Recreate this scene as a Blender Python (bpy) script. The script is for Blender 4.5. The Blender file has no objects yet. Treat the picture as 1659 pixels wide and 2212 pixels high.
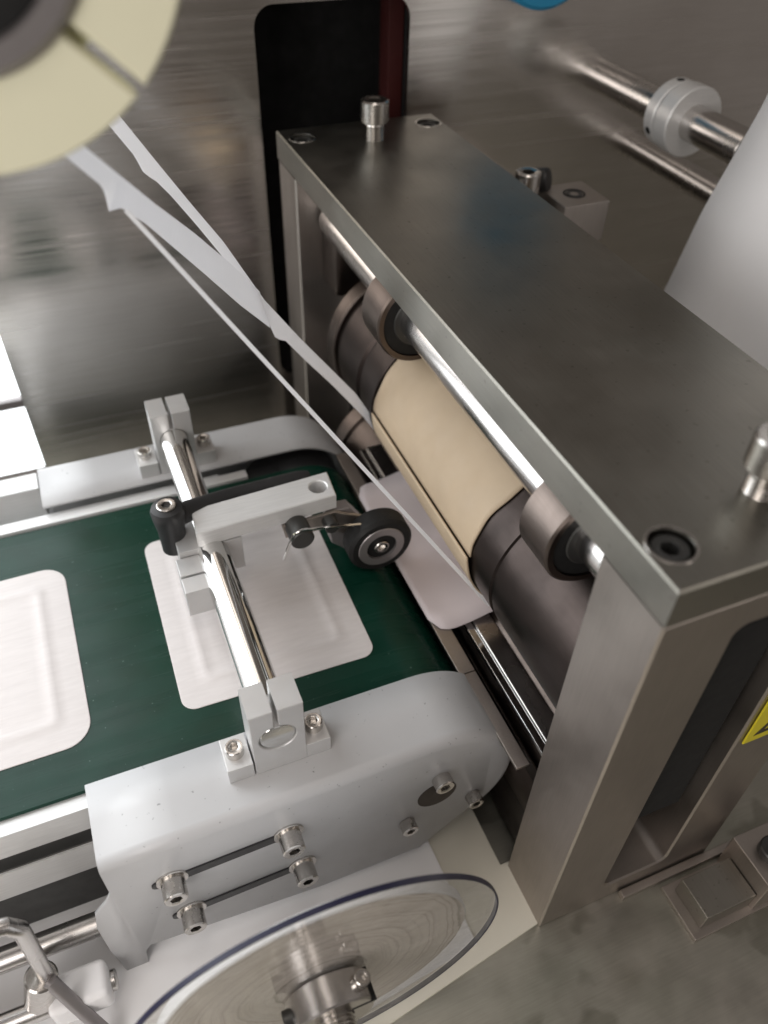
import bpy, bmesh, math, random
from mathutils import Vector, Matrix
random.seed(3)
MM = 0.001
SC = bpy.context.scene
COL = SC.collection

# ------------------------------------------------------------------ camera
CAM = Vector((-180.43, -138.18, 226.55)) * MM
ROT = Matrix(((0.92567, -0.37769, 0.02216), (-0.24596, -0.64527, -0.72327), (0.28747, 0.66406, -0.69020)))
cd = bpy.data.cameras.new('camera')
cam = bpy.data.objects.new('camera', cd)
COL.objects.link(cam)
m3 = ROT.transposed() @ Matrix.Diagonal((1, -1, -1))
cam.matrix_world = Matrix.Translation(CAM) @ m3.to_4x4()
cd.sensor_fit = 'VERTICAL'
cd.sensor_height = 36.0
cd.lens = 36.0 * 1741.6 / 2212.0
cd.clip_start = 0.01
cd.clip_end = 50
cd.dof.use_dof = True
cd.dof.focus_distance = 0.475
cd.dof.aperture_fstop = 4.8
SC.camera = cam

# ------------------------------------------------------------------ world, lamps, exposure
w = bpy.data.worlds.new('World')
SC.world = w
w.use_nodes = True
bg = w.node_tree.nodes['Background']
bg.inputs[0].default_value = (0.95, 0.85, 0.78, 1)
bg.inputs[1].default_value = 0.185
SC.view_settings.view_transform = 'Standard'
SC.view_settings.look = 'None'
SC.view_settings.gamma = 1
SC.view_settings.exposure = 0.0
SC.view_settings.use_curve_mapping = False


def area(name, loc, target, sx, sy, power, col):
    l = bpy.data.lights.new(name, 'AREA')
    l.shape = 'RECTANGLE'
    l.size = sx
    l.size_y = sy
    l.energy = power
    l.color = col
    o = bpy.data.objects.new(name, l)
    COL.objects.link(o)
    o.location = Vector(loc) * MM
    d = Vector(target) * MM - o.location
    o.rotation_euler = d.to_track_quat('-Z', 'Y').to_euler()
    return o


area('window_lamp', (-660, 380, 70), (-200, 200, -220), 0.45, 0.5, 2.2, (0.95, 0.98, 1.0))
area('room_lamp', (-680, -420, 200), (-160, 150, -150), 0.45, 0.5, 3.9, (1.0, 0.95, 0.915))
area('ceiling_lamp', (-250, -350, 1500), (0, 200, -200), 0.4, 1.2, 5.2, (1.0, 0.91, 0.84))
area('aisle_lamp', (900, -950, 620), (60, 0, -100), 0.35, 0.35, 0.8, (1.0, 0.92, 0.84))


# ------------------------------------------------------------------ materials
def newmat(name):
    m = bpy.data.materials.new(name)
    m.use_nodes = True
    nt = m.node_tree
    return m, nt, nt.nodes['Principled BSDF']


def noise(nt, scale, vec=None, detail=3.0, rough=0.55):
    n = nt.nodes.new('ShaderNodeTexNoise')
    n.inputs['Scale'].default_value = scale
    n.inputs['Detail'].default_value = detail
    n.inputs['Roughness'].default_value = rough
    if vec:
        nt.links.new(vec, n.inputs['Vector'])
    return n


def coords(nt, scale=(1, 1, 1), rot=(0, 0, 0)):
    g = nt.nodes.new('ShaderNodeNewGeometry')
    mp = nt.nodes.new('ShaderNodeMapping')
    mp.inputs['Scale'].default_value = scale
    mp.inputs['Rotation'].default_value = rot
    nt.links.new(g.outputs['Position'], mp.inputs['Vector'])
    return mp.outputs['Vector']


def ramp(nt, src, a, b, p0=0.3, p1=0.7):
    r = nt.nodes.new('ShaderNodeValToRGB')
    r.color_ramp.elements[0].position = p0
    r.color_ramp.elements[1].position = p1
    r.color_ramp.elements[0].color = (*a, 1)
    r.color_ramp.elements[1].color = (*b, 1)
    nt.links.new(src, r.inputs[0])
    return r


def mrange(nt, src, lo, hi, a=0.3, b=0.7):
    r = nt.nodes.new('ShaderNodeMapRange')
    r.inputs[1].default_value = a
    r.inputs[2].default_value = b
    r.inputs[3].default_value = lo
    r.inputs[4].default_value = hi
    nt.links.new(src, r.inputs[0])
    return r.outputs[0]


def bump(nt, bs, src, strength, dist):
    b = nt.nodes.new('ShaderNodeBump')
    b.inputs['Strength'].default_value = strength
    b.inputs['Distance'].default_value = dist
    nt.links.new(src, b.inputs['Height'])
    nt.links.new(b.outputs[0], bs.inputs['Normal'])


def steel(name, c0, c1, r0, r1, brush=(40, 1400, 1400), cs=9.0, metal=1.0, bstr=0.15, spots=0.0):
    """brushed metal: cloudy tone, roughness and fine streaks along one axis"""
    m, nt, bs = newmat(name)
    v = coords(nt)
    n = noise(nt, cs, v, 4)
    r = ramp(nt, n.outputs[0], c0, c1)
    bs.inputs['Metallic'].default_value = metal
    vb = coords(nt, brush)
    nb = noise(nt, 1.0, vb, 2)
    mix = nt.nodes.new('ShaderNodeMixRGB')
    mix.blend_type = 'MULTIPLY'
    mix.inputs[0].default_value = 0.35
    nt.links.new(r.outputs[0], mix.inputs[1])
    rb = ramp(nt, nb.outputs[0], (0.72, 0.72, 0.72), (1, 1, 1))
    nt.links.new(rb.outputs[0], mix.inputs[2])
    out = mix.outputs[0]
    if spots > 0:
        ns = noise(nt, 260, v, 1)
        rs = ramp(nt, ns.outputs[0], (1, 1, 1), (1.0 - spots, 1.0 - spots, 1.0 - spots), 0.70, 0.74)
        mx = nt.nodes.new('ShaderNodeMixRGB')
        mx.blend_type = 'MULTIPLY'
        mx.inputs[0].default_value = 1
        nt.links.new(out, mx.inputs[1])
        nt.links.new(rs.outputs[0], mx.inputs[2])
        out = mx.outputs[0]
    nt.links.new(out, bs.inputs['Base Color'])
    n2 = noise(nt, cs * 2.3, v, 3)
    nt.links.new(mrange(nt, n2.outputs[0], r0, r1), bs.inputs['Roughness'])
    if bstr:
        bump(nt, bs, nb.outputs[0], bstr, 0.00015)
    return m


def plain(name, c, rough=0.5, metal=0.0, var=0.12, scale=35.0, bstr=0.0, bscale=600.0, specks=0.0, spec=0.5):
    m, nt, bs = newmat(name)
    v = coords(nt)
    n = noise(nt, scale, v, 4)
    a = tuple(max(0, x * (1 - var)) for x in c)
    b = tuple(min(1, x * (1 + var)) for x in c)
    r = ramp(nt, n.outputs[0], a, b)
    out = r.outputs[0]
    if specks:
        ns = noise(nt, 300, v, 2, 0.6)
        rs = ramp(nt, ns.outputs[0], (1, 1, 1), (1 - specks, 1 - specks, 1 - specks), 0.70, 0.76)
        mx = nt.nodes.new('ShaderNodeMixRGB')
        mx.blend_type = 'MULTIPLY'
        mx.inputs[0].default_value = 1
        nt.links.new(out, mx.inputs[1])
        nt.links.new(rs.outputs[0], mx.inputs[2])
        out = mx.outputs[0]
    nt.links.new(out, bs.inputs['Base Color'])
    n2 = noise(nt, scale * 3, v, 3)
    nt.links.new(mrange(nt, n2.outputs[0], max(0.02, rough * 0.85), min(1, rough * 1.15)), bs.inputs['Roughness'])
    bs.inputs['Metallic'].default_value = metal
    bs.inputs['Specular IOR Level'].default_value = spec
    if bstr:
        nb = noise(nt, bscale, v, 3)
        bump(nt, bs, nb.outputs[0], bstr, 0.0003)
    return m


M = {}
M['panel'] = steel('panel_steel', (0.60, 0.565, 0.53), (0.72, 0.69, 0.655), 0.20, 0.28, (25, 25, 1500), 6.0)
M['plate'] = steel('plate_steel', (0.285, 0.28, 0.252), (0.365, 0.345, 0.31), 0.30, 0.42, (1400, 30, 1400), 9.0, spots=0.25)
M['column'] = steel('column_steel', (0.40, 0.36, 0.33), (0.50, 0.455, 0.42), 0.34, 0.46, (1400, 1400, 40), 8.0)
M['base'] = steel('base_steel', (0.36, 0.36, 0.31), (0.50, 0.48, 0.43), 0.34, 0.50, (40, 900, 900), 14.0)
M['screw'] = steel('screw_steel', (0.55, 0.53, 0.50), (0.66, 0.63, 0.60), 0.20, 0.30, (600, 600, 600), 40.0, bstr=0.05)
M['dark_screw'] = plain('blackened_screw', (0.06, 0.06, 0.058), 0.42, 0.6)
M['chrome'] = plain('chrome', (0.72, 0.72, 0.71), 0.10, 1.0, 0.03)
M['shaft'] = steel('shaft_steel', (0.55, 0.53, 0.52), (0.66, 0.64, 0.62), 0.22, 0.30, (1200, 30, 1200), 12.0, bstr=0.06)
M['alu'] = steel('aluminium', (0.66, 0.66, 0.655), (0.74, 0.74, 0.735), 0.38, 0.48, (60, 900, 900), 15.0, metal=0.35, bstr=0.06)
M['powder'] = plain('grey_powder_coat', (0.455, 0.455, 0.46), 0.40, 0.0, 0.035, 18.0, 0.06, 1500, specks=0.5)
M['bracket'] = plain('satin_aluminium', (0.58, 0.575, 0.57), 0.42, 0.55, 0.05, 30)
M['die'] = steel('die_core_steel', (0.028, 0.022, 0.020), (0.052, 0.040, 0.036), 0.28, 0.40, (900, 60, 900), 22.0, metal=0.9)
M['ring'] = steel('bearer_ring_steel', (0.10, 0.082, 0.072), (0.16, 0.13, 0.115), 0.30, 0.42, (900, 60, 900), 22.0)
M['tan'] = plain('tan_sleeve', (0.43, 0.335, 0.23), 0.66, 0.0, 0.07, 22.0, 0.12, 900)
M['black'] = plain('black_plastic', (0.018, 0.018, 0.019), 0.42, 0, 0.2, 60)
M['rubber'] = plain('black_rubber', (0.012, 0.012, 0.012), 0.6, 0, 0.2, 60, 0.1, 1500, spec=0.25)
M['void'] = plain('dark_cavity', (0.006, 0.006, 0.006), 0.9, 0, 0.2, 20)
M['red'] = plain('red_paint', (0.05, 0.004, 0.003), 0.7, 0, 0.1, 20)
M['paper'] = plain('white_paper', (0.86, 0.855, 0.86), 0.72, 0, 0.02, 20, 0.05, 300)
M['pink'] = plain('film_sheet', (0.54, 0.48, 0.485), 0.5, 0, 0.03, 20, 0.05, 300)
M['strip'] = plain('waste_strip', (0.90, 0.90, 0.91), 0.55, 0, 0.02, 20)
M['cream'] = plain('cream_nylon', (0.82, 0.80, 0.60), 0.45, 0, 0.03, 12)
M['liner'] = plain('cream_liner', (0.66, 0.63, 0.54), 0.55, 0, 0.04, 9)
M['yellow'] = plain('yellow_label', (0.72, 0.62, 0.03), 0.45, 0, 0.04, 30)
M['mark'] = plain('label_black', (0.04, 0.03, 0.02), 0.5, 0, 0.05, 30)
M['blue'] = plain('blue_plastic', (0.02, 0.26, 0.47), 0.45, 0, 0.06, 30)
M['hub_grey'] = plain('hub_grey', (0.30, 0.28, 0.28), 0.35, 0.6, 0.06, 20)
M['navy'] = plain('navy_edge', (0.012, 0.012, 0.035), 0.35, 0, 0.1, 30)

for k in ('strip',):
    nt = M[k].node_tree
    bs = nt.nodes['Principled BSDF']
    tl = nt.nodes.new('ShaderNodeBsdfTranslucent')
    tl.inputs[0].default_value = (0.88, 0.88, 0.9, 1)
    ms = nt.nodes.new('ShaderNodeMixShader')
    ms.inputs[0].default_value = 0.45
    nt.links.new(bs.outputs[0], ms.inputs[1])
    nt.links.new(tl.outputs[0], ms.inputs[2])
    nt.links.new(ms.outputs[0], nt.nodes['Material Output'].inputs[0])

# wall panel: long horizontal brushing varies the gloss
nt = M['panel'].node_tree
bs = nt.nodes['Principled BSDF']
hb_ = noise(nt, 1.0, coords(nt, (3, 3, 320)), 3, 0.5)
nt.links.new(mrange(nt, hb_.outputs[0], 0.16, 0.28, 0.3, 0.7), bs.inputs['Roughness'])

# green belt: fine weave sheen
m, nt, bs = newmat('green_belt')
v = coords(nt)
n = noise(nt, 40, v, 5)
r = ramp(nt, n.outputs[0], (0.002, 0.026, 0.016), (0.004, 0.036, 0.023))
nt.links.new(r.outputs[0], bs.inputs['Base Color'])
nt.links.new(mrange(nt, noise(nt, 1.0, coords(nt, (6, 90, 6)), 4).outputs[0], 0.18, 0.36), bs.inputs['Roughness'])
bs.inputs['Specular IOR Level'].default_value = 0.22
bump(nt, bs, noise(nt, 2500, v, 2).outputs[0], 0.08, 0.0001)
ns = noise(nt, 420, v, 1)
rs = ramp(nt, ns.outputs[0], (0, 0, 0), (0.10, 0.13, 0.12), 0.76, 0.80)
mx = nt.nodes.new('ShaderNodeMixRGB')
mx.blend_type = 'ADD'
mx.inputs[0].default_value = 1
nt.links.new(r.outputs[0], mx.inputs[1])
nt.links.new(rs.outputs[0], mx.inputs[2])
nt.links.new(mx.outputs[0], bs.inputs['Base Color'])
M['belt'] = m

# embossed pad material: crinkled along the width
m, nt, bs = newmat('pad_film')
vb = coords(nt, (60, 420, 420), (0, 0, 0.16))
n = noise(nt, 1.0, vb, 4)
v = coords(nt)
r = ramp(nt, n.outputs[0], (0.62, 0.585, 0.575), (0.675, 0.64, 0.63))
nt.links.new(r.outputs[0], bs.inputs['Base Color'])
bs.inputs['Roughness'].default_value = 0.6
bump(nt, bs, n.outputs[0], 0.10, 0.0005)
M['pad'] = m

# wound roll end: irregular rings round the reel axis
m, nt, bs = newmat('wound_roll_end')
g = nt.nodes.new('ShaderNodeNewGeometry')
sub = nt.nodes.new('ShaderNodeVectorMath')
sub.operation = 'SUBTRACT'
sub.inputs[1].default_value = (-0.150, 0.0, -0.233)
nt.links.new(g.outputs['Position'], sub.inputs[0])
fl = nt.nodes.new('ShaderNodeVectorMath')
fl.operation = 'MULTIPLY'
fl.inputs[1].default_value = (1, 0, 1)
nt.links.new(sub.outputs[0], fl.inputs[0])
ln = nt.nodes.new('ShaderNodeVectorMath')
ln.operation = 'LENGTH'
nt.links.new(fl.outputs[0], ln.inputs[0])
nz = noise(nt, 22, sub.outputs[0], 3)
ad = nt.nodes.new('ShaderNodeMath')
ad.operation = 'MULTIPLY_ADD'
ad.inputs[1].default_value = 0.016
nt.links.new(nz.outputs[0], ad.inputs[0])
nt.links.new(ln.outputs['Value'], ad.inputs[2])
cx = nt.nodes.new('ShaderNodeCombineXYZ')
nt.links.new(ad.outputs[0], cx.inputs[0])
nr = noise(nt, 330, cx.outputs[0], 3, 0.65)
r = ramp(nt, nr.outputs[0], (0.33, 0.28, 0.23), (0.74, 0.67, 0.60), 0.36, 0.50)
nt.links.new(r.outputs[0], bs.inputs['Base Color'])
bs.inputs['Roughness'].default_value = 0.55
bump(nt, bs, nr.outputs[0], 0.3, 0.0005)
M['roll_end'] = m

# clear acrylic
m, nt, bs = newmat('clear_acrylic')
tr = nt.nodes.new('ShaderNodeBsdfTransparent')
tr.inputs[0].default_value = (0.90, 0.90, 0.90, 1)
gl = nt.nodes.new('ShaderNodeBsdfGlossy')
gl.inputs['Roughness'].default_value = 0.06
lw = nt.nodes.new('ShaderNodeLayerWeight')
lw.inputs[0].default_value = 0.5
pw = nt.nodes.new('ShaderNodeMath')
pw.operation = 'POWER'
pw.inputs[1].default_value = 3.0
nt.links.new(lw.outputs['Facing'], pw.inputs[0])
fr = nt.nodes.new('ShaderNodeMath')
fr.operation = 'MULTIPLY_ADD'
fr.inputs[1].default_value = 0.5
fr.inputs[2].default_value = 0.03
nt.links.new(pw.outputs[0], fr.inputs[0])
ms = nt.nodes.new('ShaderNodeMixShader')
nt.links.new(fr.outputs[0], ms.inputs[0])
nt.links.new(tr.outputs[0], ms.inputs[1])
nt.links.new(gl.outputs[0], ms.inputs[2])
df = nt.nodes.new('ShaderNodeBsdfDiffuse')
df.inputs[0].default_value = (0.85, 0.84, 0.80, 1)
m2 = nt.nodes.new('ShaderNodeMixShader')
sw = noise(nt, 60, coords(nt, (1, 1, 3)), 4)
nt.links.new(mrange(nt, sw.outputs[0], 0.01, 0.09, 0.35, 0.65), m2.inputs[0])
nt.links.new(ms.outputs[0], m2.inputs[1])
nt.links.new(df.outputs[0], m2.inputs[2])
nt.links.new(m2.outputs[0], nt.nodes['Material Output'].inputs[0])
M['acrylic'] = m

# base plate stains
m = M['base']
nt = m.node_tree
bs = nt.nodes['Principled BSDF']
src = bs.inputs['Base Color'].links[0].from_socket
v = coords(nt)
n = noise(nt, 34, v, 2, 0.4)
rs = ramp(nt, n.outputs[0], (1, 1, 1), (0.76, 0.76, 0.74), 0.57, 0.64)
mx = nt.nodes.new('ShaderNodeMixRGB')
mx.blend_type = 'MULTIPLY'
mx.inputs[0].default_value = 1
nt.links.new(src, mx.inputs[1])
nt.links.new(rs.outputs[0], mx.inputs[2])
nt.links.new(mx.outputs[0], bs.inputs['Base Color'])

# daylight window glass: it really gives off light
m, nt, bs = newmat('daylight_window')
em = nt.nodes.new('ShaderNodeEmission')
em.inputs[0].default_value = (0.95, 0.98, 1, 1)
em.inputs[1].default_value = 4.0
nt.links.new(em.outputs[0], nt.nodes['Material Output'].inputs[0])
M['daylight'] = m


# ------------------------------------------------------------------ builders
def obj(name, bm, mat, parent=None, smooth=True, label=None):
    me = bpy.data.meshes.new(name)
    off = Vector(parent['o']) if parent and 'o' in parent else Vector((0, 0, 0))
    for vtx in bm.verts:
        vtx.co = (vtx.co - off) * MM
    bmesh.ops.recalc_face_normals(bm, faces=bm.faces)
    bm.to_mesh(me)
    bm.free()
    me.materials.append(M[mat])
    o = bpy.data.objects.new(name, me)
    COL.objects.link(o)
    if parent:
        o.parent = parent['e']
    for p in me.polygons:
        p.use_smooth = smooth
    if smooth:
        me.set_sharp_from_angle(angle=math.radians(35))
        wn = o.modifiers.new('n', 'WEIGHTED_NORMAL')
        wn.keep_sharp = True
        wn.weight = 80
    if label:
        o['label'] = label
    return o


def sub(o, loc):
    """use a part as the parent of sub-parts"""
    return {'e': o, 'o': loc}


def thing(name, loc, label, cat, group=None, kind=None):
    e = bpy.data.objects.new(name, None)
    COL.objects.link(e)
    e.location = Vector(loc) * MM
    e.empty_display_size = 0.01
    if label:
        e['label'] = label
    if cat:
        e['category'] = cat
    if group:
        e['group'] = group
    if kind:
        e['kind'] = kind
    return {'e': e, 'o': Vector(loc)}


def tag(o, label=None, cat=None, group=None, kind=None):
    if label:
        o['label'] = label
    if cat:
        o['category'] = cat
    if group:
        o['group'] = group
    if kind:
        o['kind'] = kind
    return o


def box(x0, x1, y0, y1, z0, z1, bev=0.8, seg=2, bm=None):
    own = bmesh.new()
    bmesh.ops.create_cube(own, size=1)
    for vtx in own.verts:
        vtx.co = Vector(((x0 + x1) / 2 + vtx.co.x * (x1 - x0), (y0 + y1) / 2 + vtx.co.y * (y1 - y0), (z0 + z1) / 2 + vtx.co.z * (z1 - z0)))
    if bev > 0:
        bmesh.ops.bevel(own, geom=own.edges[:], offset=bev, segments=seg, affect='EDGES', profile=0.5)
    return merge(bm, own)


def merge(bm, own):
    if bm is None:
        return own
    tmp = bpy.data.meshes.new('t')
    own.to_mesh(tmp)
    own.free()
    bm.from_mesh(tmp)
    bpy.data.meshes.remove(tmp)
    return bm


def frame(axis):
    a = Vector(axis).normalized()
    u = a.orthogonal().normalized()
    return a, u, a.cross(u)


def rings(p0, axis, prof, seg=32, caps=(True, True), bm=None, u=None):
    """surface of rings: prof = [(radius or f(theta), distance along axis), ...]"""
    bm = bm or bmesh.new()
    a, uu, vv = frame(axis)
    if u:
        uu = Vector(u)
        vv = a.cross(uu)
    p0 = Vector(p0)
    rows = []
    for rr, t in prof:
        row = []
        for i in range(seg):
            th = 2 * math.pi * i / seg
            R = rr(th) if callable(rr) else rr
            row.append(bm.verts.new(p0 + a * t + (uu * math.cos(th) + vv * math.sin(th)) * R))
        rows.append(row)
    for r0, r1 in zip(rows, rows[1:]):
        for i in range(seg):
            j = (i + 1) % seg
            bm.faces.new((r0[i], r0[j], r1[j], r1[i]))
    if caps[0]:
        bm.faces.new(list(reversed(rows[0])))
    if caps[1]:
        bm.faces.new(rows[-1])
    return bm


def cyl(p0, p1, r, seg=32, bev=0.6, bm=None):
    d = Vector(p1) - Vector(p0)
    L = d.length
    return rings(p0, d, [(r - bev, 0), (r, bev), (r, L - bev), (r - bev, L)], seg, bm=bm)


def tubering(p0, axis, ri, ro, L, bev=0.6, seg=48, bm=None):
    """open ring (washer / tube wall)"""
    bm = bm or bmesh.new()
    pr = [(ri, 0), (ro - bev, 0), (ro, bev), (ro, L - bev), (ro - bev, L), (ri, L), (ri, 0)]
    return rings(p0, axis, pr, seg, caps=(False, False), bm=bm)


def hexr(r):
    def f(th):
        k = (th % (math.pi / 3)) - math.pi / 6
        return r * math.cos(math.pi / 6) / math.cos(k)
    return f


def cap_head(p0, axis, r, h, bm=None, seg=36, hexsize=0.52, bev=None):
    """socket cap head; p0 = underside, axis points out of the surface"""
    bev = bev or r * 0.1
    hx = hexr(r * hexsize)
    return rings(p0, axis, [(r * 0.96, 0), (r, r * 0.06), (r, h - bev), (r - bev, h), (r * 0.66, h), (hx, h - r * 0.06), (hx, h * 0.42), (0.05, h * 0.40)], seg, bm=bm)


def thread(p0, axis, r, L, pitch=1.8, bm=None):
    n = int(L / pitch)
    pr = []
    for i in range(n):
        pr += [(r * 0.88, i * pitch), (r, i * pitch + pitch * 0.35), (r, i * pitch + pitch * 0.6)]
    pr.append((r * 0.88, L))
    return rings(p0, axis, pr, 28, bm=bm)


def sweep(pts, r, seg=14, bm=None):
    bm = bm or bmesh.new()
    pts = [Vector(p) for p in pts]
    rows = []
    up = None
    for i, p in enumerate(pts):
        d = (pts[min(i + 1, len(pts) - 1)] - pts[max(i - 1, 0)]).normalized()
        if up is None:
            up = d.orthogonal().normalized()
        up = (up - d * up.dot(d)).normalized()
        vv = d.cross(up)
        R = r[i] if isinstance(r, (list, tuple)) else r
        rows.append([bm.verts.new(p + (up * math.cos(2 * math.pi * k / seg) + vv * math.sin(2 * math.pi * k / seg)) * R) for k in range(seg)])
    for a, b in zip(rows, rows[1:]):
        for k in range(seg):
            j = (k + 1) % seg
            bm.faces.new((a[k], a[j], b[j], b[k]))
    bm.faces.new(list(reversed(rows[0])))
    bm.faces.new(rows[-1])
    return bm


def rrect(x0, x1, y0, y1, r, n=8):
    out = []
    for cx_, cy_, a0 in ((x1 - r, y1 - r, 0), (x0 + r, y1 - r, 90), (x0 + r, y0 + r, 180), (x1 - r, y0 + r, 270)):
        for i in range(n + 1):
            a = math.radians(a0 + 90 * i / n)
            out.append((cx_ + r * math.cos(a), cy_ + r * math.sin(a)))
    return out


def circle(cx_, cy_, r, n=40):
    return [(cx_ + r * math.cos(2 * math.pi * i / n), cy_ + r * math.sin(2 * math.pi * i / n)) for i in range(n)]


def prism(outlines, plane, a0, a1, bev=0.0):
    """outline (plus holes) extruded; plane 'xz' runs along y, 'xy' along z, 'yz' along x"""
    cu = bpy.data.curves.new('c', 'CURVE')
    cu.dimensions = '2D'
    cu.fill_mode = 'BOTH'
    h = abs(a1 - a0) / 2
    cu.extrude = h - bev
    cu.bevel_depth = bev
    cu.bevel_resolution = 0
    cu.offset = -bev
    for pts in outlines:
        s = cu.splines.new('POLY')
        s.points.add(len(pts) - 1)
        for q, p in zip(s.points, pts):
            q.co = (p[0], p[1], 0, 1)
        s.use_cyclic_u = True
    co = bpy.data.objects.new('c', cu)
    COL.objects.link(co)
    dg = bpy.context.evaluated_depsgraph_get()
    me = bpy.data.meshes.new_from_object(co.evaluated_get(dg))
    bm = bmesh.new()
    bm.from_mesh(me)
    bpy.data.objects.remove(co)
    bpy.data.curves.remove(cu)
    bpy.data.meshes.remove(me)
    mid = (a0 + a1) / 2
    for vtx in bm.verts:
        x, y, z = vtx.co
        vtx.co = {'xz': (x, mid - z, y), 'xy': (x, y, mid + z), 'yz': (mid + z, x, y)}[plane]
    bmesh.ops.remove_doubles(bm, verts=bm.verts, dist=0.001)
    return bm


def rotz(bm, c, deg):
    bmesh.ops.rotate(bm, verts=bm.verts, cent=Vector(c), matrix=Matrix.Rotation(math.radians(deg), 3, 'Z'))
    return bm


def screw(parent, p0, axis, r, h, name='cap_screw', mat='screw', washer=0.0, label=None):
    """socket cap screw as one part, its washer as a sub-part"""
    o = obj(name, cap_head(Vector(p0) + Vector(axis).normalized() * (1.2 if washer else 0), axis, r, h), mat, parent, label=label)
    if washer:
        obj('washer', rings(p0, axis, [(washer, -0.5), (washer, 1.0), (washer - 0.4, 1.3)], 30), mat, sub(o, parent['o']))
    return o


# ================================================================== SETTING
bp = thing('back_panel', (0, 545, -340), None, None, kind='structure')
slot = list(reversed(rrect(-5, 125, -248, 82, 16)))
obj('panel_sheet', prism([[(-250, -345), (1100, -345), (1100, 700), (-250, 700)], slot], 'xz', 545, 551, 0.0), 'panel', bp, smooth=False)
bm = bmesh.new()
rec = rrect(-12, 132, -256, 90, 18)
rows = [[bm.verts.new((x, y, z)) for x, z in rec] for y in (551.5, 640)]
for i in range(len(rec)):
    j = (i + 1) % len(rec)
    bm.faces.new((rows[0][i], rows[0][j], rows[1][j], rows[1][i]))
bm.faces.new(rows[1])
obj('slot_recess', bm, 'void', bp, label='dark cavity behind the rounded slot in the panel')
obj('red_trim', box(117, 131, 570, 590, -220, 84, 1.0), 'red', bp, label='dark red strip inside the right side of the slot')

bpl = obj('base_plate', box(-900, 1100, -700, 545, -352, -340, 1.0), 'base', smooth=False)
tag(bpl, kind='structure')

win = thing('window', (-700, 820, -340), 'overexposed white daylight window beyond the edge of the steel panel', 'window')
obj('pane', box(-1250, -262, 838, 842, -520, 1500, 0), 'daylight', win, smooth=False)
obj('crossbar', box(-1250, -262, 824, 836, -411, -397, 1), 'hub_grey', win)
obj('mullion', box(-640, -622, 824, 836, -520, 1500, 1), 'hub_grey', win)

# ================================================================== DIE STATION
ds = thing('die_station', (68, 260, -340), 'brushed steel press frame with thick top plate on two slotted end columns', 'machine frame')
obj('top_plate', prism([[(0, 0), (137, 0), (137, 520), (0, 520)], list(reversed(circle(13, 22, 10))), list(reversed(circle(15, 498, 10))), list(reversed(circle(124, 498, 10)))], 'xy', -22, 0, 1.0), 'plate', ds, smooth=False, label='dark greenish brushed steel top plate')
for y0, y1 in ((0, 45), (475, 520)):
    col_bm = prism([[(0.6, -340), (136.4, -340), (136.4, -22.6), (0.6, -22.6)], list(reversed(rrect(45, 94, -316, -42, 7)))], 'xz', y0 + 0.6, y1 - 0.6, 1.1)
    obj('column', col_bm, 'column', ds, smooth=False)
for x, y in ((13, 22), (15, 498), (124, 498)):
    fo = obj('recessed_screw', cap_head((x, y, -14), (0, 0, 1), 8.2, 12.2), 'dark_screw', ds)
    obj('bore_ring', tubering((x, y, -0.25), (0, 0, 1), 9.7, 11.0, 0.6, 0.2), 'screw', sub(fo, ds['o']))
for x, y in ((68, 478), (68, 35)):
    so = obj('adjusting_screw', cap_head((x, y, 13.2), (0, 0, 1), 11, 16), 'screw', ds, label='raised socket head adjusting screw in the top plate')
    obj('threaded_shank', thread((x, y, -6), (0, 0, 1), 7.4, 19.6), 'screw', sub(so, ds['o']))
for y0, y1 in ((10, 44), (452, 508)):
    obj('bearing_block', box(49 if y0 < 100 else 47, 92, y0, y1, -250, -60, 3), 'void' if y0 < 100 else 'column', ds)  # near block coloured near-black: the shade of the column window is painted on
obj('bearing_block', box(47.5, 91.5, 30, 44, -314, -252, 3), 'void', ds)  # added near-black filler, painted shade for the lower part of the window
obj('bearing_block', box(20, 116, 440, 474, -112, -40, 6), 'ring', ds, label='square shaft support block on the far column')
obj('edge_highlight_rail', box(62, 200, -6, -0.5, -340, -334, 0.8), 'column', ds)  # added rail, stands in for the bevel highlight along the column's bottom edge
st = obj('warning_label', box(98, 134, -0.9, 0.2, -167.5, -122, 0.2, 1), 'yellow', ds, label='yellow warning label with a black outlined triangle')
tri = [(102.5, -161), (131, -161), (116.7, -136.3)]
ctr = (116.7, -152.8)
inner = [(ctr[0] + (x - ctr[0]) * 0.62, ctr[1] + (z - ctr[1]) * 0.62) for x, z in tri]
obj('triangle_mark', prism([tri, list(reversed(inner))], 'xz', -1.15, -0.95), 'mark', sub(st, ds['o']), smooth=False)

# ------------------------------------------------------------------ rollers
CX, CZ = 68, -142
dr = thing('die_roller', (CX, 260, CZ), 'dark die roller wrapped in a tan sleeve under the top plate', 'roller')
prof = [(30, 48), (59, 48.5), (60, 50), (60, 128), (58.6, 129), (58.6, 132), (60, 133), (60, 352), (58, 354), (58, 357), (60.5, 359), (60.5, 400), (59, 402), (59, 406), (30, 406.5)]
obj('core', rings((CX, 0, CZ), (0, 1, 0), prof, 96), 'die', dr, label='dark brown steel roller core')
obj('bearer_ring', tubering((CX, 407, CZ), (0, 1, 0), 34, 63, 16, 1.2, 96), 'ring', dr, label='polished bronze toned bearer ring')
obj('bearer_ring', tubering((CX, 322, CZ), (0, 1, 0), 59.7, 62.2, 9, 0.8, 96), 'die', dr)
obj('journal', cyl((CX, 45.5, CZ), (CX, 500, CZ), 22), 'shaft', dr)
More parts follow.
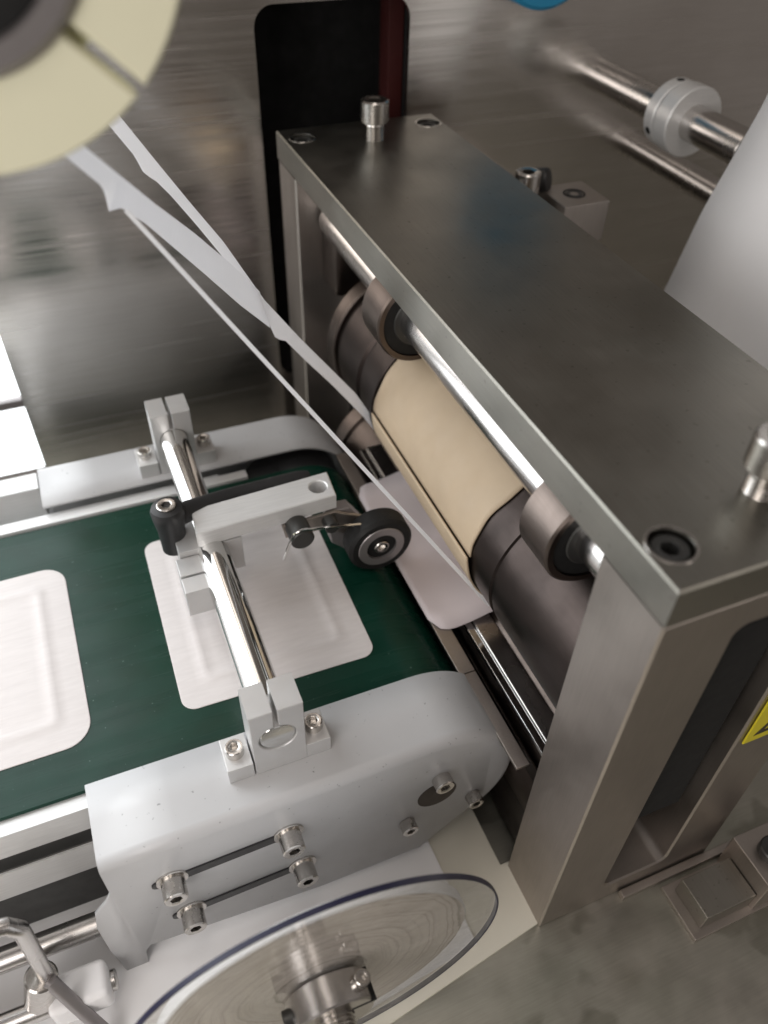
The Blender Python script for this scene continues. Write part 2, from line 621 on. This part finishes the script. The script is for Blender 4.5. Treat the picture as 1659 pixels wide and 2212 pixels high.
# sleeve: a wrapped sheet with a butt seam on the outfeed side, lower lip slightly lifted
bm = bmesh.new()
seam = math.radians(178)
N = 120
rows = []
for ky, yb in enumerate((157, 160, 240, 317, 320)):
    row = []
    for i in range(N + 1):
        th = seam + 2 * math.pi * i / N
        y = yb + (0.9 * math.sin(th * 5 + ky) + 0.5 * math.sin(th * 13)) * (1 if ky != 2 else 0)
        if i < 10 and ky > 2:
            y -= 2.5 * (1 - i / 10)
        rr = 61.6
        if i < 16:
            rr += 2.2 * (1 - i / 16) ** 2
        inset = 0
        if i > N - 3:
            rr -= 0.25
        row.append(bm.verts.new((CX + rr * math.cos(th), y, CZ + rr * math.sin(th))))
    rows.append(row)
for a, b in zip(rows, rows[1:]):
    for i in range(N):
        bm.faces.new((a[i], a[i + 1], b[i + 1], b[i]))
sl = obj('sleeve', bm, 'tan', dr, label='tan sleeve wrapped round the roller with a seam')
md = sl.modifiers.new('t', 'SOLIDIFY')
md.thickness = 1.2 * MM
md.offset = -1

lr = thing('anvil_roller', (CX, 260, -266), 'polished steel lower roller beneath the dark die roller', 'roller')
obj('body', rings((CX, 0, -265), (0, 1, 0), [(25, 48), (59.5, 48.4), (60.2, 49.5), (60.2, 404), (58, 405), (58, 409), (60.5, 410), (60.5, 426), (25, 427)], 96), 'ring', lr)
obj('bearer_ring', tubering((CX, 330, -265), (0, 1, 0), 60, 61.8, 72, 0.8, 96), 'ring', lr)
obj('journal', cyl((CX, 45.5, -265), (CX, 500, -265), 22), 'shaft', lr)

BX, BZ = 31, -57
ss = thing('support_shaft', (BX, 260, BZ), 'steel shaft with two sealed bearings pressing on the die roller', 'shaft')
obj('shaft', cyl((BX, 40, BZ), (BX, 470, BZ), 14, 40), 'shaft', ss)
for y0, y1 in ((79, 106), (299, 329)):
    b = obj('bearing', tubering((BX, y0, BZ), (0, 1, 0), 26.5, 31, y1 - y0, 1.2, 72), 'ring', ss)
    P = sub(b, ss['o'])
    obj('seal', tubering((BX, y0 + 1.4, BZ), (0, 1, 0), 18.4, 26.6, y1 - y0 - 2.8, 0.6, 72), 'rubber', P)
    obj('inner_ring', tubering((BX, y0 + 0.6, BZ), (0, 1, 0), 13.8, 18.6, y1 - y0 - 1.2, 0.7, 72), 'dark_screw', P)

# ================================================================== CONVEYOR
cv = thing('conveyor', (-250, 244, -340), 'green belt conveyor with pale grey rounded end guards', 'conveyor')
PX, PZ, PR = -47, -252, 47


def belt_path(r):
    pts = [(-900, PZ + r)] + [(x, PZ + r) for x in range(-800, -50, 50)]
    for i in range(0, 25):
        a = math.radians(90 - 180 * i / 24)
        pts.append((PX + r * math.cos(a), PZ + r * math.sin(a)))
    pts.append((-900, PZ - r))
    return pts


bm = bmesh.new()
o_, i_ = belt_path(PR), belt_path(PR - 2.2)
Y0, Y1 = 126, 352
v4 = [[bm.verts.new((x, y, z)) for x, z in path] for path, y in ((o_, Y0 + .6), (o_, Y1 - .6), (i_, Y1), (i_, Y0))]
for k in range(len(o_) - 1):
    for a, b in ((0, 1), (1, 2), (2, 3), (3, 0)):
        bm.faces.new((v4[a][k], v4[b][k], v4[b][k + 1], v4[a][k + 1]))
obj('belt', bm, 'belt', cv, label='dark green conveyor belt')
obj('pulley', cyl((PX, 100, PZ), (PX, 388, PZ), PR - 2.6, 72), 'black', cv)
obj('bed', box(-900, -62, 128, 366, -222, -208.5, 1), 'black', cv)
# aluminium side rails with a T-slot
for s, yf in ((-1, 124.0), (1, 364.0)):
    def Y(d):
        return yf + s * (-d)
    prof = [(0, -203.5), (0, -226), (9, -226), (9, -243), (0, -243), (0, -272), (14, -272), (14, -208), (1.6, -208), (1.6, -203.5)]
    pts = [(yf - s * p, z) for p, z in prof] if s > 0 else [(114.5 + p, z) for p, z in prof]
    obj('side_rail', prism([pts], 'yz', -900, -110, 0.0), 'alu', cv, smooth=False)
obj('skirt', box(-900, -70, 124.4, 125.6, -335, -272.5, 0.2), 'dark_screw', cv)
obj('slot_shade_strip', box(-900, -110, 115.6, 123.4, -242.95, -241.2, 0.1), 'dark_screw', cv)  # added dark strip: shade inside the T-slot put in as colour
obj('side_rail', box(-900, -244, 392, 412, -236, -199, 1.0), 'alu', cv)
obj('inner_rail', box(-900, -88, 353, 362, -214, -203, 0.8), 'alu', cv)

# guards
NR, NC = 55, (-47, -252)
GP = [(-243, -197), (-200, -197), (-150, -197), (-100, -197)]
GN = [(0, 1)] * 4
for i in range(0, 29):
    a = math.radians(90 - 135 * i / 28)
    GP.append((NC[0] + NR * math.cos(a), NC[1] + NR * math.sin(a)))
    GN.append((math.cos(a), math.sin(a)))


def guard_mesh(flip):
    bm = bmesh.new()
    yy = (lambda y: 489 - y) if flip else (lambda y: y)
    rad = 5.5
    prof = [(124, 0), (100, 0), (75 + rad, 0)]
    for k in range(1, 7):
        a = math.radians(90 * k / 6)
        prof.append((75 + rad - rad * math.sin(a), rad - rad * math.cos(a)))
    rows = []
    for y, off in prof:
        rows.append([bm.verts.new((p[0] - nn[0] * off, yy(y), p[1] - nn[1] * off)) for p, nn in zip(GP, GN)])
    for a, b in zip(rows, rows[1:]):
        for i in range(len(a) - 1):
            bm.faces.new((a[i], a[i + 1], b[i + 1], b[i]))
    last = rows[-1]
    low = [(-54, -326), (-124, -326), (-190, -318), (-236, -312), (-240, -318), (-246, -384), (-250, -376), (-255, -340), (-257.5, -300), (-257.5, -262), (-255, -246), (-247, -236), (-243, -228)]
    lowv = [bm.verts.new((x, yy(75), z)) for x, z in low]
    f = bm.faces.new(last + lowv)
    bmesh.ops.triangulate(bm, faces=[f])
    return bm


def add_guard(flip, label):
    o = obj('guard', guard_mesh(flip), 'powder', cv, label=label)
    md = o.modifiers.new('t', 'SOLIDIFY')
    md.thickness = 2.4 * MM
    md.offset = 0
    return o


gn = add_guard(False, 'pale grey sheet metal guard with slotted screws on its side')
gf = add_guard(True, 'pale grey sheet metal guard beside the steel panel')
GN_ = sub(gn, cv['o'])
for (xa, za), (xb, zb) in (((-211, -236), (-143, -233)), ((-207, -284), (-137, -281))):
    sl_ = []
    for k in range(9):
        a = math.radians(90 + 180 * k / 8)
        sl_.append((xa - 8 + 3.4 * math.cos(a), za + 3.4 * math.sin(a)))
    for k in range(9):
        a = math.radians(-90 + 180 * k / 8)
        sl_.append((xb + 4 + 3.4 * math.cos(a), zb + 3.4 * math.sin(a)))
    obj('adjusting_slot', prism([sl_], 'xz', 72.6, 73.75), 'black', GN_, smooth=False)
    for x, z in ((xa, za), (xb, zb)):
        screw(GN_, (x, 73.7, z), (0, -1, 0), 6.8, 12.5, 'slot_screw')
        obj('washer', rings((x, 73.7, z), (0, -1, 0), [(9.2, -.4), (9.2, 0.9), (8.8, 1.2)], 30), 'screw', GN_)
obj('bearing_hole', rings((-46, 73.6, -256), (0, 1, 0), [(13.5, 0), (13.5, 1.0)], 48), 'die', GN_)
for x, z, r_ in ((-45, -236, 6.3), (-19, -276, 5.4), (-66, -279, 5.4)):
    screw(GN_, (x, 73.7, z), (0, -1, 0), r_, 7.5, 'guard_screw')

# transfer plate between belt and rollers
tp = thing('transfer_plate', (0, 200, -340), 'narrow taupe steel transfer plate between green belt end and rollers', 'plate')
obj('ledge', box(-9, 2, 124.5, 366, -216, -213.5, 0.5), 'column', tp)
obj('ledge', box(-7, 2, 52, 124, -216, -213.5, 0.5), 'column', tp)
obj('upright', box(11, 12.6, 52, 366, -330, -232, 0.3), 'die', tp)
sb = thing('stripper_bar', (26, 200, -213), 'flat polished steel stripper bar below the dark roller', 'bar')
obj('bar', box(19, 33, 46, 366, -217, -213.4, 0.9), 'shaft', sb)
obj('lip', box(13.2, 18.6, 46, 366, -219, -215.5, 0.6), 'chrome', sb)

# ------------------------------------------------------------------ rod, brackets, press arm
RX, RZ = -138, -165


def bracket(y0, y1, label):
    b = thing('rod_bracket', (RX, (y0 + y1) / 2, -195), label, 'bracket', 'rod brackets on the conveyor guards')
    out = [(-152.5, -195.8), (-152.5, -140), (RX - 1.3, -140), (RX - 1.3, -155), (RX + 1.3, -155), (RX + 1.3, -140), (-122.5, -140), (-122.5, -195.8)]
    obj('upright', prism([out, list(reversed(circle(RX, RZ, 10.6)))], 'xz', y0, y1, 0.5), 'bracket', b)
    for s in (-1, 1):
        x = RX + s * 22.6
        f = obj('foot', box(x - 7.3, x + 7.3, y0, y1, -195.8, -183, 0.6), 'bracket', b)
        screw(sub(f, b['o']), (x + s * 0.5, (y0 + y1) / 2, -183.4), (0, 0, 1), 5.2, 6.5, 'foot_screw')
    return b


bracket(95, 116, 'split aluminium bracket holding the rod on the guard with slotted screws')
bracket(370, 393, 'split aluminium bracket holding the rod on the guard beside steel panel')
rod = obj('chrome_rod', cyl((RX, 95.6, RZ), (RX, 391, RZ), 10.5, 48, 1.0), 'chrome')
tag(rod, 'polished chrome rod crossing above the green belt between two brackets', 'rod')

pa = thing('press_arm', (-110, 250, -205), 'steel press arm with black clamp lever and rubber wheel on chrome rod', 'press arm')
arm = [(-147, 242), (-50, 246), (-48, 271), (-145, 266)]
bm = prism([arm, list(reversed(circle(-59, 258, 6.2)))], 'xy', -157, -144, 0.7)
obj('arm_bar', bm, 'alu', pa, label='machined aluminium bar with a hole near its end')
cl = [(-163, 212), (-118, 212), (-118, 268), (-163, 268)]
obj('split_clamp', box(-163, -128, 211, 224.3, -184, -162, 0.6), 'bracket', pa)
obj('split_clamp', box(-163, -128, 226, 242, -184, -162, 0.6), 'bracket', pa)
obj('clamp_body', box(-160, -118, 242.5, 270, -186, -157.5, 0.6), 'bracket', pa)
lv = obj('clamp_lever', rings((-160, 262, -172), (0, 0, 1), [(6, 0), (8.5, 2), (9, 20), (10.5, 30), (11, 36), (10, 39), (6.5, 40), (5.5, 39.2)], 36), 'black', pa, label='black plastic clamping lever')
P = sub(lv, pa['o'])
obj('handle', sweep([(-158, 264, -145), (-145, 269, -147), (-120, 275, -150), (-95, 278, -152), (-66, 281, -154), (-58, 282, -154)], [7.6, 7.2, 6.6, 6.4, 6.2, 4], 18), 'black', P)
obj('handle_screw', cap_head((-160, 262, -136), (0, 0, 1), 6.3, 5.5), 'screw', P)
obj('pivot_bolt', cyl((-80, 228, -161), (-80, 246, -161), 8.2, 32, 1.2), 'dark_screw', pa)
obj('pivot_bolt', cyl((-57, 234, -163), (-57, 247, -163), 5.2, 28, 0.8), 'dark_screw', pa)
obj('wheel_lever', prism([[(-90, -158), (-52, -157.4), (-18, -176), (-18, -190), (-32, -190), (-60, -171), (-88, -170)]], 'xz', 243, 246, 0.4), 'column', pa)
obj('wheel_fork', prism([[(-58, -158), (-40, -160), (-30, -176), (-30, -197), (-44, -200), (-54, -190)]], 'xz', 246.2, 256, 0.6), 'hub_grey', pa)
obj('leaf_spring', sweep([(-94, 230, -176), (-90, 229, -163), (-86, 229, -154), (-80, 229, -151.5), (-60, 229, -156), (-38, 231, -163)], 1.0, 8), 'chrome', pa)
WX, WZ, WY = -25, -182.5, 223
wh = obj('press_wheel', tubering((WX, WY, WZ), (0, 1, 0), 17.4, 23.8, 17, 2.4, 72), 'rubber', pa, label='black rubber tyred press wheel')
P = sub(wh, pa['o'])
obj('rim', tubering((WX, WY - 0.5, WZ), (0, 1, 0), 11.2, 17.6, 17.6, 0.8, 56), 'hub_grey', P)
obj('hub_seal', tubering((WX, WY + 1.4, WZ), (0, 1, 0), 5.5, 11.4, 13, 0.5, 48), 'rubber', P)
obj('axle_screw', cap_head((WX, WY + 3.4, WZ), (0, -1, 0), 5.4, 4.4), 'screw', P)
obj('axle', cyl((WX, WY + 3, WZ), (WX, 247, WZ), 4.2), 'screw', P)

# ------------------------------------------------------------------ pouches on the belt
def pouch(x0, x1, y0, y1, rad, rot, label):
    bm = bmesh.new()
    zt = PZ + PR
    levels = [(0, 0.05, rad), (0, 0.55, rad), (0.5, 0.8, rad), (11, 0.9, rad * .7), (14, 1.0, 8), (16.5, 1.5, 7), (18.5, 1.85, 6), (21, 1.7, 5), (23, 1.15, 5), (27, 1.1, 5), (42, 1.3, 5)]
    rows = []
    for ins, h, rr in levels:
        pts = rrect(x0 + ins, x1 - ins, y0 + ins * 1.02, y1 - ins * 1.02, max(rr, 1), 8)
        rows.append([bm.verts.new((x, y, zt + h)) for x, y in pts])
    for a, b in zip(rows, rows[1:]):
        for i in range(len(a)):
            j = (i + 1) % len(a)
            bm.faces.new((a[i], a[j], b[j], b[i]))
    bm.faces.new(rows[-1])
    bm.faces.new(list(reversed(rows[0])))
    rotz(bm, ((x0 + x1) / 2, (y0 + y1) / 2, 0), rot)
    o = obj('dressing_pouch', bm, 'pad')
    return tag(o, label, 'pouch')


pouch(-181, -55, 155, 307, 9, -0.8, 'flat white square pouch lying on green belt beneath the chrome rod')
pouch(-362, -236, 156, 307, 16, 0.5, 'bright white square pouch on green belt clear of the chrome rod')

# cut sheet leaving the nip
bm = bmesh.new()
top = []
out = rrect(-10, 72, 160, 320, 13, 8)
xs = [-10 + 82 * i / 16 for i in range(17)]


def sheet_z(x):
    t = max(0.0, min(1.0, (x - 3) / 50))
    return -212.6 + 8.3 * (t * t * (3 - 2 * t))


cols = []
for i, x in enumerate(xs):
    d = max(0, 13 - (x + 10))
    ins = 13 - math.sqrt(max(0, 169 - d * d)) if d > 0 else 0
    cols.append([bm.verts.new((x, 160 + ins + (160 - 2 * ins) * k / 8, sheet_z(x))) for k in range(9)])
for a, b in zip(cols, cols[1:]):
    for k in range(8):
        bm.faces.new((a[k], a[k + 1], b[k + 1], b[k]))
bmesh.ops.remove_doubles(bm, verts=bm.verts, dist=0.001)
o = obj('cut_sheet', bm, 'pink')
md = o.modifiers.new('t', 'SOLIDIFY')
md.thickness = 0.5 * MM
tag(o, 'pinkish white round-cornered sheet emerging below the tan sleeved roller', 'sheet')


# ------------------------------------------------------------------ waste strips
def resample(pts, n):
    pts = [Vector(p) for p in pts]
    L = [0]
    for a, b in zip(pts, pts[1:]):
        L.append(L[-1] + (b - a).length)
    out = []
    for i in range(n):
        t = L[-1] * i / (n - 1)
        k = 0
        while k < len(L) - 2 and L[k + 1] < t:
            k += 1
        f = (t - L[k]) / max(1e-6, L[k + 1] - L[k])
        out.append(pts[k].lerp(pts[k + 1], min(1, f)))
    return out


def strip(A, B, label, n=70):
    bm = bmesh.new()
    a = resample(A, n)
    b = resample(B, n)
    rows = []
    for p, q in zip(a, b):
        rows.append([bm.verts.new(p.lerp(q, t)) for t in (0, 0.5, 1)])
    for r0, r1 in zip(rows, rows[1:]):
        for k in range(2):
            bm.faces.new((r0[k], r0[k + 1], r1[k + 1], r1[k]))
    o = obj('waste_strip', bm, 'strip', smooth=False)
    md = o.modifiers.new('t', 'SOLIDIFY')
    md.thickness = 0.2 * MM
    return tag(o, label, 'strip')


AR = [(-150, 328, 106), (-135, 328, 80), (-122, 328, 58), (-107, 328, 33), (-90, 328, 6), (-68, 328, -37), (-45, 328, -71), (-5, 328, -126), (17, 328, -167), (30, 327, -190)]
AL = [(-157, 324, 103), (-142, 324, 78), (-133, 324, 63), (-129, 324, 51), (-126, 324, 51), (-117, 324, 39), (-105, 324, 20), (-92, 324, -2), (-78, 324, -39), (-67, 324, -53), (-63, 324, -66), (-58, 324, -66), (-43, 324, -87), (-24, 324, -112), (-1, 324, -145), (14, 324, -170), (26, 324, -190)]
BU = [(-184, 172, 145), (-163, 207, 110), (-150, 229, 89), (-135, 251, 66), (-115, 276, 38), (-98, 295, 13), (-87, 305, -3), (-73, 318, -25)]
BL = [(-191, 166, 143), (-171, 201, 109), (-159, 223, 88), (-158, 227, 82), (-158, 228, 75), (-152, 235, 73), (-141, 251, 57), (-129, 268, 37), (-110, 289, 7), (-88, 309, -27), (-67, 323, -55)]
TU = [(-150.2, 224, 76.6), (28.6, 157, -194.4)]
TL = [(-152, 224, 75.6), (26.6, 157, -196)]
strip(AR, AL, 'bluish white notched waste strip running from cream flange to roller nip')
strip(BU, BL, 'wide white notched waste strip joining the bluish strip halfway')
strip(TU, TL, 'thin white waste strip stretched down to the near corner of cut sheet')

# ------------------------------------------------------------------ winding flange
FX, FZ, FY = -194, 197, 126
wf = thing('winding_reel', (FX, FY, FZ), 'cream plastic reel flange with a radial split and dark grey hub', 'reel')
pts = []
for i in range(91):
    a = math.radians(-45 + 1.6 + 356.8 * i / 90)
    pts.append((FX + 65.6 * math.cos(a), FZ + 65.6 * math.sin(a)))
for i in range(91):
    a = math.radians(-45 - 2.6 - 354.8 * i / 90)
    pts.append((FX + 40 * math.cos(a), FZ + 40 * math.sin(a)))
obj('flange', prism([pts], 'xz', FY, FY + 12, 1.0), 'cream', wf)
obj('backing_flange', tubering((FX, FY + 12.5, FZ), (0, 1, 0), 18, 50, 6, 1, 64), 'cream', wf)
obj('hub_ring', tubering((FX, FY - 4, FZ), (0, 1, 0), 32, 40.2, 20, 2.5, 72), 'hub_grey', wf)
obj('hub_core', cyl((FX, FY + 2, FZ), (FX, FY + 18, FZ), 32.5, 64, 1), 'void', wf)
obj('spool', cyl((FX, FY + 18, FZ), (FX, 340, FZ), 19, 48, 1), 'hub_grey', wf)
obj('shaft', cyl((FX, 340, FZ), (FX, 546, FZ), 12, 32), 'shaft', wf)

# ================================================================== UNWIND REEL
UX, UZ, UY = -150, -233, -10
ur = thing('unwind_reel', (UX, UY, UZ), 'wound paper roll behind a clear acrylic disc with a navy edge', 'reel')
pr_ = obj('paper_roll', rings((UX, UY + 3.2, UZ), (0, 1, 0), [(15, 0), (81, 0.1)], 128, caps=(False, False)), 'roll_end', ur, label='wound layers of cream paper seen edge on')
obj('roll_face', rings((UX, UY + 3.3, UZ), (0, 1, 0), [(81, 0.1), (82, 0.8), (82, 6), (15, 6.2)], 128), 'paper', sub(pr_, ur['o']))
disc = obj('clear_disc', tubering((UX, UY, UZ), (0, 1, 0), 14, 98.6, 3, 0.3, 128), 'acrylic', ur)
obj('disc_edge', tubering((UX, UY - 0.1, UZ), (0, 1, 0), 98.7, 99.6, 2.8, 0.2, 128), 'navy', sub(disc, ur['o']))
hb = obj('hub', rings((UX, UY - 0.2, UZ), (0, -1, 0), [(20, 0), (21.5, 0.8), (21.5, 15), (20.6, 16), (10.5, 16), (10.5, 10)], 64), 'shaft', ur, label='split steel hub collar')
P = sub(hb, ur['o'])
obj('slit', box(UX + 9, UX + 22.2, UY - 16.4, UY - 0.5, UZ + 5, UZ + 6.6, 0), 'void', P, smooth=False)
obj('clamp_screw', cap_head((UX + 16.5, UY - 8, UZ + 13.5), (0.25, 0, 1), 4.2, 5.5), 'screw', P)
obj('clamp_screw', cyl((UX - 24, UY - 8, UZ + 6), (UX - 18, UY - 8, UZ + 6), 4, 20), 'dark_screw', P)
obj('threaded_stud', thread((UX, UY, UZ), (0, -1, 0), 9.8, 60, 2.2), 'screw', ur)
obj('arbor', cyl((UX, UY + 2, UZ), (UX, UY + 22, UZ), 10, 32), 'shaft', ur)

# liner sheets on the base plate
bm = prism([[(-700, -104), (3.5, 3), (3.5, 46), (-4, 46), (-4, 300), (-700, 300)]], 'xy', -340.2, -338.0, 0.3)
o = obj('cream_sheet', bm, 'liner', smooth=False)
tag(o, 'cream sheet lying on the steel base against the foot of column', 'sheet')
bm = prism([[(-700, 300), (-700, -60), (-120, -3), (-43, 6), (-48, 300)]], 'xy', -337.9, -336.4, 0.3)
o = obj('white_sheet', bm, 'paper', smooth=False)
tag(o, 'bright white paper sheet lying on the cream sheet below the guard', 'sheet')

# ================================================================== RIGHT-HAND SIDE
# paper web fed down to the nip
prof = [(372, 300), (345, 180), (322, 100), (312, 47), (299, 11), (284, -29), (269, -95), (250, -140), (215, -178), (170, -197), (120, -203), (74, -203.6)]
bm = bmesh.new()
pv = resample([(x, 0, z) for x, z in prof], 60)
sm = [pv[0]] + [(pv[i - 1] + pv[i] * 2 + pv[i + 1]) / 4 for i in range(1, 59)] + [pv[-1]]
rows = [[bm.verts.new((p.x, y, p.z)) for y in (158, 215, 275, 333)] for p in sm]
for a, b in zip(rows, rows[1:]):
    for k in range(3):
        bm.faces.new((a[k], a[k + 1], b[k + 1], b[k]))
o = obj('paper_web', bm, 'paper')
md = o.modifiers.new('t', 'SOLIDIFY')
md.thickness = 0.4 * MM
tag(o, 'wide white paper web running down behind the top plate', 'paper web')

ish = thing('idler_shaft', (324, 545, 6), 'steel idler shaft with a split clamp collar standing out of panel', 'shaft')
obj('shaft', cyl((324, 546, 6), (324, 345, 6), 14.2, 40), 'shaft', ish)
cb = thing
c1 = obj('collar', tubering((324, 412, 6), (0, 1, 0), 13.8, 27.5, 17, 1.0, 64), 'alu', ish)
obj('collar', tubering((324, 431.5, 6), (0, 1, 0), 13.8, 26.5, 12, 1.0, 64), 'alu', ish)
P = sub(c1, ish['o'])
obj('collar_groove', tubering((324, 429, 6), (0, 1, 0), 13.8, 24, 2.6, 0.2, 48), 'void', P)
for a in (205, 95, 300):
    ca, sa = math.cos(math.radians(a)), math.sin(math.radians(a))
    obj('grub_screw', cyl((324 + 20 * ca, 437, 6 + 20 * sa), (324 + 26.6 * ca, 437, 6 + 26.6 * sa), 3.4, 20, 0.3), 'void', P)
lb = obj('lower_bar', cyl((378, 546, -62), (378, 150, -62), 12, 40), 'shaft')
tag(lb, 'plain steel bar below the shaft with the clamp collar', 'bar')

mb = thing('mounting_block', (205, 395, -95), 'small steel block with recessed screw beside the top plate', 'block')
obj('block', box(186, 227, 374, 416, -62, -30, 0.8), 'column', mb)
obj('lower_block', box(187, 226, 375, 545.5, -100, -62.6, 0.8), 'column', mb)
obj('socket_screw', cap_head((207, 395, -35.5), (0, 0, 1), 7, 6), 'dark_screw', mb)
obj('screw_ring', tubering((207, 395, -30.2), (0, 0, 1), 7.5, 9, 0.6, 0.2), 'void', mb)
cs = thing('cap_screw', (165, 400, -60), 'upright steel cap screw beside the small block behind the plate', 'screw')
obj('head', cap_head((165, 400, -25), (0, 0, 1), 10, 16), 'screw', cs)
obj('shank', thread((165, 400, -100), (0, 0, 1), 6.6, 75.2), 'screw', cs)
lp = obj('support_beam', box(150, 178, 385, 545.5, -122, -98, 1), 'column')
tag(lp, 'steel beam carrying the upright cap screw out of panel', 'beam')
kn = obj('black_knob', rings((182, 420, -26), (0.55, -0.6, 0.2), [(5, -2), (9, 0), (9.6, 2), (9.6, 12), (8.5, 14), (5, 14.5)], 32), 'black')
tag(kn, 'black round knob next to the upright cap screw', 'knob')

br = thing('reel_cap', (238, 520, 118), 'bright blue round plastic cap high on the steel panel', 'cap')
obj('cap_disc', rings((238, 546, 116), (0, -1, 0), [(46, 0), (48, 2), (48, 18), (45, 21), (20, 21)], 64), 'blue', br)
obj('cap_boss', rings((238, 526, 122), (0, -1, 0), [(20, 0), (18, 8), (6, 9)], 40), 'blue', br)

# clamp bracket on the base, lower right
ck = thing('clamp_bracket', (118, -25, -340), 'steel clamp bracket with screw on base plate beside the column', 'bracket')
obj('foot_plate', box(91, 160, -46, -9, -340, -336, 0.6), 'column', ck)
obj('block', box(98, 138, -41, -14, -336, -318, 0.9), 'plate', ck)
obj('upright', box(138.4, 176, -44, -8, -336, -300, 0.9), 'column', ck)
obj('clamp_screw', cap_head((155, -26, -300.4), (0, 0, 1), 9, 8), 'dark_screw', ck)

# ================================================================== LEFT UNDERSIDE
r1 = obj('tie_rod', cyl((-700, 93, -300), (-236, 93, -300), 7.5, 32), 'shaft')
tag(r1, 'steel tie rod running into the near guard below the rail', 'rod')
r2 = obj('guide_rod', cyl((-700, 64, -316), (-259, 64, -316), 6.2, 32), 'shaft')
tag(r2, 'thin steel guide rod just above the white sheet', 'rod')
lk = thing('lever_handle', (-300, 68, -330), 'bent steel rod handle clamped on the tie rod', 'handle')
obj('bent_rod', sweep([(-345, 66, -199), (-300, 66, -200), (-290, 66, -203), (-285.5, 66, -212), (-287, 66, -240), (-290, 66, -278)], 4.4, 16), 'shaft', lk)
obj('clamp_nut', cyl((-292, 66, -276), (-300, 66, -306), 9, 24, 1), 'screw', lk)
obj('stay', sweep([(-288, 62, -276), (-278, 50, -310), (-268, 38, -334)], 4.0, 12), 'hub_grey', lk)
cb_ = thing('slide_block', (-285, 62, -336), 'white plastic slide block on the thin guide rod', 'block')
obj('block', box(-296, -262, 52, 74, -324, -300, 4, 3), 'paper', cb_)
obj('notch', box(-279, -277, 51.6, 53, -316, -306, 0), 'void', cb_, smooth=False)
